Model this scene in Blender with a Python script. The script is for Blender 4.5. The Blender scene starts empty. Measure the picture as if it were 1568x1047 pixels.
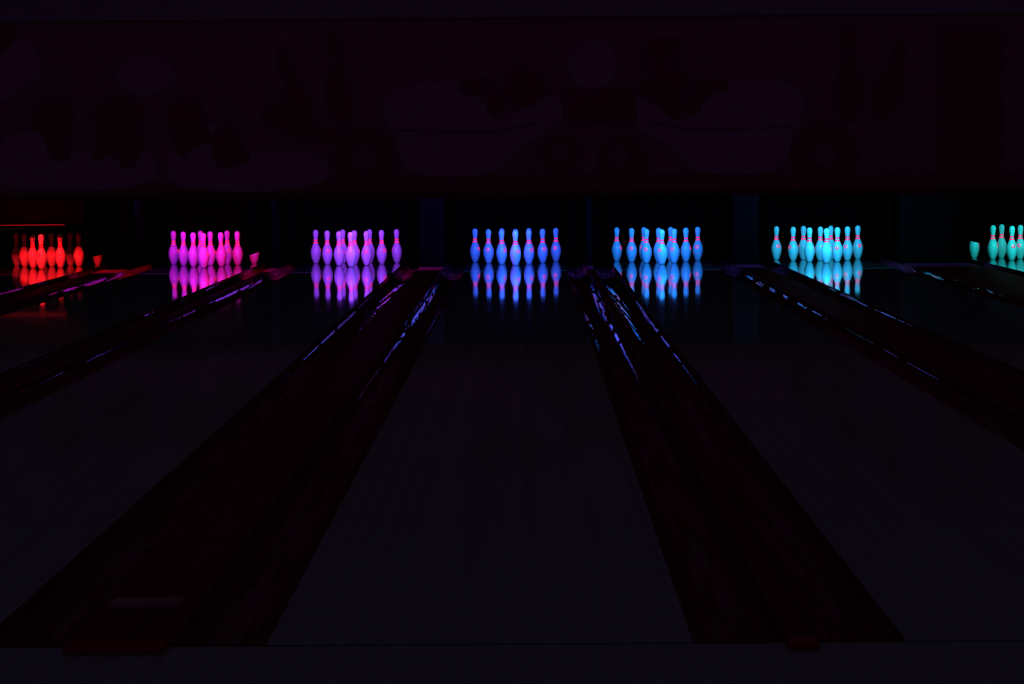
import bpy, bmesh, math, random
from mathutils import Matrix, Vector
random.seed(3)
S = bpy.context.scene
S.view_settings.view_transform = 'Standard'
S.view_settings.look = 'None'
S.view_settings.exposure = 0.0
S.view_settings.gamma = 1.0
COL = S.collection

# ---------------------------------------------------------------- helpers
def add(name, me, parent=None, mats=()):
    o = bpy.data.objects.new(name, me)
    COL.objects.link(o)
    for m in mats:
        if m.name not in [x.name for x in me.materials if x]:
            me.materials.append(m)
    if parent: o.parent = parent
    return o

def empty(name, loc=(0, 0, 0)):
    o = bpy.data.objects.new(name, None)
    o.location = loc
    o.empty_display_size = 0.2
    COL.objects.link(o)
    return o

def box_bm(bm, x0, x1, y0, y1, z0, z1, mi=0):
    vs = [bm.verts.new(p) for p in [(x0,y0,z0),(x1,y0,z0),(x1,y1,z0),(x0,y1,z0),
                                    (x0,y0,z1),(x1,y0,z1),(x1,y1,z1),(x0,y1,z1)]]
    for f in [(0,3,2,1),(4,5,6,7),(0,1,5,4),(1,2,6,5),(2,3,7,6),(3,0,4,7)]:
        fc = bm.faces.new([vs[i] for i in f]); fc.material_index = mi

def box(name, x0, x1, y0, y1, z0, z1, mat, parent=None, bevel=0.0):
    me = bpy.data.meshes.new(name); bm = bmesh.new()
    box_bm(bm, x0, x1, y0, y1, z0, z1)
    if bevel:
        bmesh.ops.bevel(bm, geom=bm.edges[:], offset=bevel, segments=3, affect='EDGES', profile=0.5)
    bm.normal_update(); bm.to_mesh(me); bm.free()
    return add(name, me, parent, [mat])

def new_mat(name):
    m = bpy.data.materials.new(name); m.use_nodes = True
    nt = m.node_tree
    return m, nt, nt.nodes['Principled BSDF']

def simple(name, col, rough=0.6, spec=0.3, metallic=0.0, noise=0.0, scale=8.0, bump=0.0, stretch=None, dist=0.01):
    m, nt, b = new_mat(name)
    b.inputs['Roughness'].default_value = rough
    b.inputs['Specular IOR Level'].default_value = spec
    b.inputs['Metallic'].default_value = metallic
    tc = nt.nodes.new('ShaderNodeTexCoord')
    mp = nt.nodes.new('ShaderNodeMapping')
    if stretch: mp.inputs['Scale'].default_value = stretch
    nz = nt.nodes.new('ShaderNodeTexNoise'); nz.inputs['Scale'].default_value = scale
    nz.inputs['Detail'].default_value = 4
    nt.links.new(tc.outputs['Object'], mp.inputs[0]); nt.links.new(mp.outputs[0], nz.inputs['Vector'])
    mx = nt.nodes.new('ShaderNodeMix'); mx.data_type = 'RGBA'
    mx.inputs['A'].default_value = (*[c*(1-noise) for c in col], 1)
    mx.inputs['B'].default_value = (*[min(1, c*(1+noise)) for c in col], 1)
    nt.links.new(nz.outputs['Fac'], mx.inputs['Factor'])
    nt.links.new(mx.outputs['Result'], b.inputs['Base Color'])
    if bump:
        bp = nt.nodes.new('ShaderNodeBump'); bp.inputs['Strength'].default_value = bump
        bp.inputs['Distance'].default_value = dist
        nt.links.new(nz.outputs['Fac'], bp.inputs['Height'])
        nt.links.new(bp.outputs['Normal'], b.inputs['Normal'])
    return m

# ---------------------------------------------------------------- materials
def lane_material(name, k, spec=0.5):
    m, nt, b = new_mat(name)
    N, L = nt.nodes.new, nt.links.new
    tc = N('ShaderNodeTexCoord'); sp = N('ShaderNodeSeparateXYZ'); L(tc.outputs['Object'], sp.inputs[0])
    mul = N('ShaderNodeMath'); mul.operation = 'MULTIPLY'; mul.inputs[1].default_value = 39/1.0668
    L(sp.outputs['X'], mul.inputs[0])
    fl = N('ShaderNodeMath'); fl.operation = 'FLOOR'; L(mul.outputs[0], fl.inputs[0])
    wn = N('ShaderNodeTexWhiteNoise'); wn.noise_dimensions = '1D'; L(fl.outputs[0], wn.inputs['W'])
    mp = N('ShaderNodeMapping'); mp.inputs['Scale'].default_value = (60, 1.2, 1)
    L(tc.outputs['Object'], mp.inputs[0])
    nz = N('ShaderNodeTexNoise'); nz.inputs['Scale'].default_value = 2.0; nz.inputs['Detail'].default_value = 6
    L(mp.outputs[0], nz.inputs['Vector'])
    ad = N('ShaderNodeMath'); ad.operation = 'ADD'; L(wn.outputs['Value'], ad.inputs[0]); L(nz.outputs['Fac'], ad.inputs[1])
    rp = N('ShaderNodeValToRGB')
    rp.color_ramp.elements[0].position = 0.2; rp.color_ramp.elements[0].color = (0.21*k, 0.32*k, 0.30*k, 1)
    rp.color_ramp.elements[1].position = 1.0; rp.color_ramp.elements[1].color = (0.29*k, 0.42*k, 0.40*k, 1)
    hf = N('ShaderNodeMath'); hf.operation = 'MULTIPLY'; hf.inputs[1].default_value = 0.6
    L(ad.outputs[0], hf.inputs[0]); L(hf.outputs[0], rp.inputs[0]); L(rp.outputs[0], b.inputs['Base Color'])
    rr = N('ShaderNodeMapRange'); rr.inputs['To Min'].default_value = 0.03; rr.inputs['To Max'].default_value = 0.06
    L(nz.outputs['Fac'], rr.inputs['Value']); L(rr.outputs[0], b.inputs['Roughness'])
    b.inputs['Specular IOR Level'].default_value = spec
    return m
M_LANE = lane_material('oiled_maple_boards', 1.0)
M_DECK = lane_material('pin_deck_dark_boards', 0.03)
M_GUT = simple('gutter_plastic', (0.17, 0.008, 0.02), rough=0.05, spec=0.2, noise=0.12, scale=5, bump=0.3, stretch=(5, 1.2, 5), dist=0.004)
# worn polish: the shine of the gutter comes and goes in long patches
nt = M_GUT.node_tree; b = nt.nodes['Principled BSDF']
tc = nt.nodes.new('ShaderNodeTexCoord'); mp = nt.nodes.new('ShaderNodeMapping'); mp.inputs['Scale'].default_value = (38, 1.6, 20)
nz = nt.nodes.new('ShaderNodeTexNoise'); nz.inputs['Scale'].default_value = 1.0; nz.inputs['Detail'].default_value = 5
mr = nt.nodes.new('ShaderNodeMapRange'); mr.inputs['From Min'].default_value = .47; mr.inputs['From Max'].default_value = .58
mr.inputs['To Min'].default_value = 0.0; mr.inputs['To Max'].default_value = 0.55
nt.links.new(tc.outputs['Object'], mp.inputs[0]); nt.links.new(mp.outputs[0], nz.inputs['Vector'])
nt.links.new(nz.outputs['Fac'], mr.inputs['Value']); nt.links.new(mr.outputs[0], b.inputs['Specular IOR Level'])
M_DIV = simple('divider_cap_laminate', (0.17, 0.005, 0.02), rough=0.5, spec=0.02, noise=0.12, scale=6)
M_FLOOR = simple('sub_floor_black', (0.02, 0.01, 0.012), rough=0.9, spec=0.1, noise=0.3)
M_BLACK = simple('pit_black', (0.002, 0.001, 0.0015), rough=0.9, spec=0.0, noise=0.3)
M_KICK = simple('kickback_plate_paint', (0.0016, 0.0013, 0.0016), rough=0.9, spec=0.0, noise=0.3, scale=5)
M_ARM = simple('pinsetter_arm_black', (0.0006, 0.0006, 0.0006), rough=0.9, spec=0.0, noise=0.2)
M_LIT_EDGE = simple('sweep_lit_edge_pale', (0.05, 0.045, 0.045), rough=0.6, spec=0.1, noise=0.4, scale=6)  # paler than the board, to bring out the light on its edge
M_HOUS = simple('lamp_housing_black', (0.01, 0.01, 0.01), rough=0.6, spec=0.2, noise=0.1)
M_SENS = simple('sensor_box_red', (0.32, 0.025, 0.035), rough=0.7, spec=0.05, noise=0.15)
M_SENS2 = simple('sensor_top_grey', (0.40, 0.15, 0.22), rough=0.7, spec=0.05, noise=0.15)
M_WALL = simple('wall_dark_plum', (0.45, 0.20, 0.40), rough=0.9, spec=0.1, noise=0.15, scale=2)
M_HEAD = simple('header_wall_slate', (0.46, 0.28, 0.48), rough=0.9, spec=0.1, noise=0.15, scale=2)
M_MBASE = simple('mural_base_print', (0.56, 0.13, 0.34), rough=0.8, spec=0.1, noise=0.16, scale=3.5)
M_MLIGHT = simple('mural_light_print', (0.66, 0.20, 0.52), rough=0.8, spec=0.1, noise=0.12, scale=4)
M_MDARK = simple('mural_dark_print', (0.45, 0.06, 0.18), rough=0.8, spec=0.1, noise=0.15, scale=4)
M_VAL = simple('valance_black', (0.22, 0.02, 0.05), rough=0.8, spec=0.05, noise=0.15, scale=4)

def pin_material(name, glow):
    m, nt, b = new_mat(name)
    N, L = nt.nodes.new, nt.links.new
    tc = N('ShaderNodeTexCoord'); sp = N('ShaderNodeSeparateXYZ'); L(tc.outputs['Object'], sp.inputs[0])
    def band(lo, hi, sock):
        a = N('ShaderNodeMath'); a.operation = 'GREATER_THAN'; a.inputs[1].default_value = lo; L(sock, a.inputs[0])
        c = N('ShaderNodeMath'); c.operation = 'LESS_THAN'; c.inputs[1].default_value = hi; L(sock, c.inputs[0])
        d = N('ShaderNodeMath'); d.operation = 'MULTIPLY'; L(a.outputs[0], d.inputs[0]); L(c.outputs[0], d.inputs[1])
        return d.outputs[0]
    s1 = band(0.225, 0.243, sp.outputs['Z']); s2 = band(0.254, 0.270, sp.outputs['Z'])
    ex = N('ShaderNodeMath'); ex.operation = 'POWER'; ex.inputs[1].default_value = 2; L(sp.outputs['X'], ex.inputs[0])
    zz = N('ShaderNodeMath'); zz.operation = 'SUBTRACT'; zz.inputs[1].default_value = 0.155; L(sp.outputs['Z'], zz.inputs[0])
    z2 = N('ShaderNodeMath'); z2.operation = 'POWER'; z2.inputs[1].default_value = 2; L(zz.outputs[0], z2.inputs[0])
    r = N('ShaderNodeMath'); r.operation = 'ADD'; L(ex.outputs[0], r.inputs[0]); L(z2.outputs[0], r.inputs[1])
    ring = band(0.010**2, 0.021**2, r.outputs[0])
    fr = N('ShaderNodeMath'); fr.operation = 'LESS_THAN'; fr.inputs[1].default_value = 0; L(sp.outputs['Y'], fr.inputs[0])
    em = N('ShaderNodeMath'); em.operation = 'MULTIPLY'; L(ring, em.inputs[0]); L(fr.outputs[0], em.inputs[1])
    a1 = N('ShaderNodeMath'); a1.operation = 'MAXIMUM'; L(s1, a1.inputs[0]); L(s2, a1.inputs[1])
    a2 = N('ShaderNodeMath'); a2.operation = 'MAXIMUM'; L(a1.outputs[0], a2.inputs[0]); L(em.outputs[0], a2.inputs[1])
    mx = N('ShaderNodeMix'); mx.data_type = 'RGBA'
    mx.inputs['A'].default_value = (0.82, 0.82, 0.84, 1); mx.inputs['B'].default_value = (0.85, 0.03, 0.12, 1)
    L(a2.outputs[0], mx.inputs['Factor']); L(mx.outputs['Result'], b.inputs['Base Color'])
    b.inputs['Roughness'].default_value = 0.28
    b.inputs['Specular IOR Level'].default_value = 0.5
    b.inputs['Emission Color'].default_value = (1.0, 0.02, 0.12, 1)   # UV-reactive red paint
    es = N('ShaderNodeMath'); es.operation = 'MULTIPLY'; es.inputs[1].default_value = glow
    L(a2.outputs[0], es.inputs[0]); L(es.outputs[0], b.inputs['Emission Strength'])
    return m
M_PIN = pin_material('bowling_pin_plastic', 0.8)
M_PIN_R = pin_material('bowling_pin_plastic_no_glow', 0.0)  # same pin with the stripe glow off, so shadowed pins stay dark

# ---------------------------------------------------------------- world
w = bpy.data.worlds.new('dim_room_ambient'); S.world = w; w.use_nodes = True
bg = w.node_tree.nodes['Background']
bg.inputs['Color'].default_value = (0.0145, 0.0088, 0.0190, 1); bg.inputs['Strength'].default_value = 1.0

# ---------------------------------------------------------------- pin mesh
def pin_mesh(mat):
    I = 0.0254
    prof = [(0,1.015),(0.12,1.13),(0.75,1.414),(1.5,1.70),(2.25,1.953),(3.375,2.255),(4.5,2.383),(5.2,2.36),(5.875,2.28),
            (6.6,2.09),(7.25,1.85),(8.0,1.52),(8.625,1.236),(9.375,0.98),(10,0.90),(10.5,0.905),(10.875,0.935),(11.75,1.047),
            (12.625,1.203),(13.1,1.255),(13.5,1.273),(13.9,1.24),(14.3,1.11),(14.6,0.93),(14.8,0.72),(14.93,0.45)]
    me = bpy.data.meshes.new('bowling_pin_mesh'); bm = bmesh.new(); n = 32
    rings = []
    for z, r in prof:
        rings.append([bm.verts.new((r*I*math.cos(2*math.pi*i/n), r*I*math.sin(2*math.pi*i/n), z*I)) for i in range(n)])
    for a, b in zip(rings, rings[1:]):
        for i in range(n):
            bm.faces.new([a[i], a[(i+1)%n], b[(i+1)%n], b[i]])
    bm.faces.new(rings[0][::-1])
    t = bm.verts.new((0,0,15*I))
    for i in range(n): bm.faces.new([rings[-1][i], rings[-1][(i+1)%n], t])
    for f in bm.faces: f.smooth = True
    bm.to_mesh(me); bm.free(); me.materials.append(mat)
    return me
PIN = pin_mesh(M_PIN); PIN_R = pin_mesh(M_PIN_R)

# ---------------------------------------------------------------- lanes
HEAD = 18.29; SP = 0.3048; ROW = SP*math.sqrt(3)/2
LW = 0.5334
LY1 = 19.35; DK = 17.25
# centre x, lamps, arm offset, arm front y, arm lower edge z
lanes = [
 (-6.99, [(0, .9, (1.0, .10, .01), 10)], .62, 17.7, .18),
 (-5.19, [(0, .9, (1.0, .008, .012), 46)], .60, 17.7, .14),
 (-3.41, [(-.38, .35, (.38, .016, 1.0), 22), (.30, .5, (1.0, .006, .24), 22)], .60, 17.45, .17),
 (-1.80, [(0, .9, (.28, .045, 1.0), 45)], .62, 18.0, .18),
 (0.00, [(0, .9, (.025, .105, 1.0), 48)], .62, 18.0, .18),
 (1.60, [(0, .9, (.012, .22, 1.0), 43)], .62, 18.0, .18),
 (3.40, [(0, .9, (.020, .52, .95), 39)], .66, 18.1, .18),
 (5.63, [(0, .9, (.008, .56, .56), 34)], .60, 17.7, .215),
 (7.23, [(0, .9, (.03, .7, .25), 16)], .62, 17.9, .18),
]
for i, (cx, lamps, arm, ay, az) in enumerate(lanes):
    ln = empty('bowling_lane', (cx, 0, 0))
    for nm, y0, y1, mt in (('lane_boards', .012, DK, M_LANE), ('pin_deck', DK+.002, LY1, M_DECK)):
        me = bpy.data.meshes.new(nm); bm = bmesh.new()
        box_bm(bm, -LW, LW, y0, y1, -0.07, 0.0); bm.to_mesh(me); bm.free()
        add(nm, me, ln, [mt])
    rack = empty('bowling_pin_set', (cx, HEAD, 0))
    k = 1
    for r in range(4):
        for c in range(r+1):
            p = add('bowling_pin_%d' % k, PIN_R if i < 2 else PIN, rack)
            p.location = ((c - r/2)*SP + random.uniform(-.003,.003), r*ROW + random.uniform(-.003,.003), 0.0)
            p.rotation_euler = (0, 0, random.uniform(-1.6, 1.6)); k += 1
    lz = .825 if i == 1 else .86
    fx = empty('pin_deck_lamp', (cx, 17.40, lz))
    box('housing', -.52, .52, -.05, 0.0, -.035, .05, M_HOUS, fx, .008)
    box('bracket', -.03, .03, -.12, -.051, 0.0, .05, M_HOUS, fx)
    for (ox, wd, c, pw) in lamps:
        ld = bpy.data.lights.new('tube', 'AREA'); ld.shape = 'RECTANGLE'; ld.size = wd; ld.size_y = .05
        ld.energy = pw; ld.color = c
        lo = bpy.data.objects.new('lamp_tube', ld); COL.objects.link(lo); lo.parent = fx
        lo.location = (ox, .012, 0)
        lo.rotation_euler = (math.radians(68), 0, 0)
    ps = empty('pinsetter', (cx, 18.9, 0))
    for s in (-1, 1):
        me = bpy.data.meshes.new('arm'); bm = bmesh.new()
        y0 = ay - 18.9; y1 = .45; x0 = s*arm; t = .006
        pts = [(y0, az+.005), (y0+.01, az), (y1, az), (y1, .95), (y0, .95)]
        A = [bm.verts.new((x0-t, y, z)) for y, z in pts]; B = [bm.verts.new((x0+t, y, z)) for y, z in pts]
        bm.faces.new(A[::-1]); bm.faces.new(B)
        for q in range(5): bm.faces.new([A[q], A[(q+1)%5], B[(q+1)%5], B[q]])
        bmesh.ops.recalc_face_normals(bm, faces=bm.faces[:]); bm.to_mesh(me); bm.free()
        add('side_arm_%d' % (1 if s < 0 else 2), me, ps, [M_ARM])
    box('deck_housing', -arm-.006, arm+.006, -.3, .45, .95, 1.15, M_ARM, ps, .01)
    if i == 1:
        box('sweep_board', -.58, .58, -.77, -.74, .50, .80, M_ARM, ps, .004)
        box('sweep_lit_edge', -.56, .30, -.776, -.771, .482, .494, M_LIT_EDGE, ps)  # thin pale strip added for the light caught along the sweep's lower edge
    box('pit_curtain', cx-.70, cx+.70, 20.05, 20.08, -.12, 1.2, M_BLACK)

# ---------------------------------------------------------------- gutters and dividers between lanes
def gutter(xa, xb):
    me = bpy.data.meshes.new('gutter'); bm = bmesh.new(); n = 16; c = (xa+xb)/2; r = (xb-xa)/2
    ys = [0.012 + (LY1-0.012)*k/48 for k in range(49)]
    rows = []
    for y in ys:
        rows.append([bm.verts.new((c - r*math.cos(math.pi*k/n), y, -0.004-.088*math.sin(math.pi*k/n))) for k in range(n+1)])
    for a, b in zip(rows, rows[1:]):
        for k in range(n):
            f = bm.faces.new([a[k], a[k+1], b[k+1], b[k]]); f.smooth = True
    cap = [bm.verts.new(v.co) for v in rows[0]]; bm.faces.new(cap)
    bm.to_mesh(me); bm.free()
    return add('lane_gutter', me, None, [M_GUT])

G = .232
for (a, *_), (b, *_) in zip(lanes, lanes[1:]):
    xa = a + LW + .001; xb = b - LW - .001
    gutter(xa, xa+G); gutter(xb-G, xb)
    d0, d1 = xa+G+.001, xb-G-.001
    dv = empty('lane_divider', ((d0+d1)/2, 0, 0)); h = (d1-d0)/2
    box('cap', -h, h, 0.012, 17.9, -.07, .010, M_DIV, dv, .004)
    kb = empty('kickback_partition', ((d0+d1)/2, 18.6, 0))
    box('plate', -h, h, -.55, 1.4, -.10, .90, M_KICK, kb, .004)
    cxg = (a+b)/2
    hw = .125 if h > .1 else .038
    if h < .3:
        fs = empty('foul_line_sensor', (cxg, 0, 0))
        box('sensor_body', -hw, hw, -.085, -.005, 0.0, .018, M_SENS, fs, .004)
        if h > .1:
            box('sensor_top', -hw+.02, hw-.04, .40, .50, .0105, .024, M_SENS2, fs, .004)
            box('cable_cover', -.02, .02, .0, .40, .0105, .015, M_DIV, fs)

# ---------------------------------------------------------------- floors and walls
box('floor', -9.5, 9.5, -0.02, 21.0, -.20, -.125, M_FLOOR)
me = bpy.data.meshes.new('approach'); bm = bmesh.new(); box_bm(bm, -9.5, 9.5, -9.0, -.004, -.12, 0.0); bm.to_mesh(me); bm.free()
add('floor_approach', me, None, [M_LANE])
box('foul_line', -9.5, 9.5, -.003, .011, -.07, -.002, M_BLACK)
box('wall_left', -9.6, -9.5, -9, 21, -.2, 6.0, M_WALL)
box('wall_right', 9.5, 9.6, -9, 21, -.2, 6.0, M_WALL)
box('wall_back', -9.6, 9.6, 21.0, 21.1, -.2, 6.0, M_BLACK)

# ---------------------------------------------------------------- masking unit with mural
YM = 17.22
mu = empty('masking_unit_mural', (0, YM, 0))
cnt = [0]
def flat(name, pts, mat, lvl):
    cnt[0] += 1
    me = bpy.data.meshes.new(name); bm = bmesh.new()
    yy = -0.0015*lvl - 0.00003*cnt[0]
    vs = [bm.verts.new((x, yy, z)) for x, z in pts]; f = bm.faces.new(vs)
    bm.normal_update()
    if f.normal.y > 0: f.normal_flip()
    bmesh.ops.triangulate(bm, faces=bm.faces[:]); bm.to_mesh(me); bm.free()
    return add(name, me, mu, [mat])
AU = 1/146.6   # artwork unit -> metres
def U(p): return ((p[0]-808)*AU + .1255, 1.22 + (234-p[1])*AU)
def poly(name, pts, mat, lvl): return flat(name, [U(p) for p in pts], mat, lvl)
def disc(name, cx, cy, r, mat, lvl, sy=1.0):
    return poly(name, [(cx+r*math.cos(t*math.pi/18), cy+sy*r*math.sin(t*math.pi/18)) for t in range(36)], mat, lvl)
def smooth(pts, it=2):
    for _ in range(it):
        out = []
        for a, b in zip(pts, pts[1:]+pts[:1]):
            out += [(a[0]*.75+b[0]*.25, a[1]*.75+b[1]*.25), (a[0]*.25+b[0]*.75, a[1]*.25+b[1]*.75)]
        pts = out
    return pts
def blob(name, pts, mat, lvl): return poly(name, smooth(pts), mat, lvl)
def pinshape(name, x0, y0, x1, y1, wd, mat, lvl):
    prof = [(0,.45),(.15,.8),(.3,1),(.45,.85),(.6,.5),(.7,.38),(.82,.48),(.92,.5),(.98,.32),(1,.1)]
    d = Vector((x1-x0, y1-y0)); n = Vector((-d.y, d.x)).normalized()*wd
    L = [(x0+d.x*t+n.x*s, y0+d.y*t+n.y*s) for t, s in prof]; R = [(x0+d.x*t-n.x*s, y0+d.y*t-n.y*s) for t, s in prof]
    return poly(name, L+R[::-1], mat, lvl)

box('panel', -9.4, 9.4, 0, .03, .785, 2.62, M_MBASE, mu)
box('soffit', -9.45, 9.45, -.03, .25, 2.6205, 6.0, M_HEAD, mu)
box('lower_valance', -9.4, 9.4, -.02, -.001, .765, .83, M_VAL, mu)
blob('ground_shadow', [(0,262),(250,275),(620,268),(860,262),(1200,268),(1435,270),(1568,265),(1568,292),(0,292)], M_MDARK, 1)
blob('road_left', [(0,205),(60,188),(100,235),(160,215),(240,215),(252,285),(20,285),(0,270)], M_MLIGHT, 2)
blob('road_mid', [(255,240),(300,180),(345,190),(380,230),(500,225),(510,288),(262,288)], M_MLIGHT, 2)
blob('crowd_a', [(60,150),(110,140),(125,175),(105,215),(118,240),(80,240),(75,205),(52,190)], M_MDARK, 3)
blob('crowd_b', [(140,150),(200,140),(240,160),(215,190),(235,215),(200,262),(175,225),(140,250),(160,205)], M_MDARK, 3)
blob('crowd_c', [(255,150),(320,140),(318,190),(345,215),(300,218),(280,245),(262,190)], M_MDARK, 3)
blob('crowd_d', [(335,190),(370,180),(372,215),(395,240),(345,258),(325,235)], M_MDARK, 3)
disc('moon', 230, 112, 45, M_MLIGHT, 2, .65)
blob('figure_left', [(0,70),(30,50),(60,60),(78,100),(50,125),(20,150),(0,150)], M_MLIGHT, 2)
blob('figure_left_hair', [(0,40),(30,30),(40,52),(10,80),(0,84)], M_MDARK, 3)
pinshape('flying_pin_a', 475, 195, 436, 75, 24, M_MDARK, 3)
pinshape('flying_pin_b', 528, 190, 518, 44, 24, M_MDARK, 3)
blob('arm_a', [(395,170),(430,150),(500,190),(540,200),(520,220),(440,205)], M_MDARK, 3)
for k, (sx, ox) in enumerate(((1, 0), (-1, 1824))):
    X = lambda x: ox + sx*x
    q = lambda pts: [(X(x), y) for x, y in pts]
    blob('car_body_%d' % k, q([(590,140),(640,125),(740,128),(752,190),(800,172),(840,145),(868,160),(860,190),(812,215),(775,250),(742,270),(620,268),(612,205),(596,190)]), M_MLIGHT, 3)
    blob('car_window_%d' % k, q([(700,140),(722,115),(760,120),(780,160),(760,188),(745,150)]), M_MDARK, 4)
    poly('car_line_%d' % k, q([(612,196),(760,200),(830,186),(832,188),(762,203),(612,199)]), M_MDARK, 4)
    blob('driver_%d' % k, q([(765,110),(800,95),(845,120),(845,150),(800,172),(775,150)]), M_MDARK, 3)
    disc('tyre_rear_%d' % k, X(562), 240, 51, M_MDARK, 5)
    disc('hub_rear_%d' % k, X(562), 240, 18, M_MBASE, 6)
disc('tyre_front', 860, 234, 32, M_MDARK, 5)
disc('hub_front', 860, 234, 12, M_MBASE, 6)
disc('ball', 955, 245, 38, M_MDARK, 6); disc('ball_shine', 950, 240, 14, M_MBASE, 7)
poly('building', [(862,135),(976,135),(978,190),(864,190)], M_MDARK, 3)
disc('sun', 910, 102, 36, M_MLIGHT, 3)
blob('arm_b', [(985,60),(1040,55),(1050,95),(1020,120),(1060,180),(1030,190),(985,130)], M_MDARK, 3)
pinshape('flying_pin_c', 1300, 190, 1297, 42, 24, M_MDARK, 3)
pinshape('flying_pin_d', 1345, 185, 1382, 65, 24, M_MDARK, 3)
poly('dark_column_print', [(1435,48),(1530,48),(1530,296),(1435,296)], M_MDARK, 8)

# ---------------------------------------------------------------- camera
cd = bpy.data.cameras.new('camera'); cam = bpy.data.objects.new('camera', cd); COL.objects.link(cam)
cd.sensor_width = 36; cd.lens = 75.9; cd.clip_end = 100
R = Matrix.Rotation(.0072, 4, 'Z') @ Matrix.Rotation(math.radians(90-4.99), 4, 'X') @ Matrix.Rotation(-.0082, 4, 'Z')
cam.matrix_world = Matrix.Translation((.1255, -5.30, 1.22)) @ R
S.camera = cam
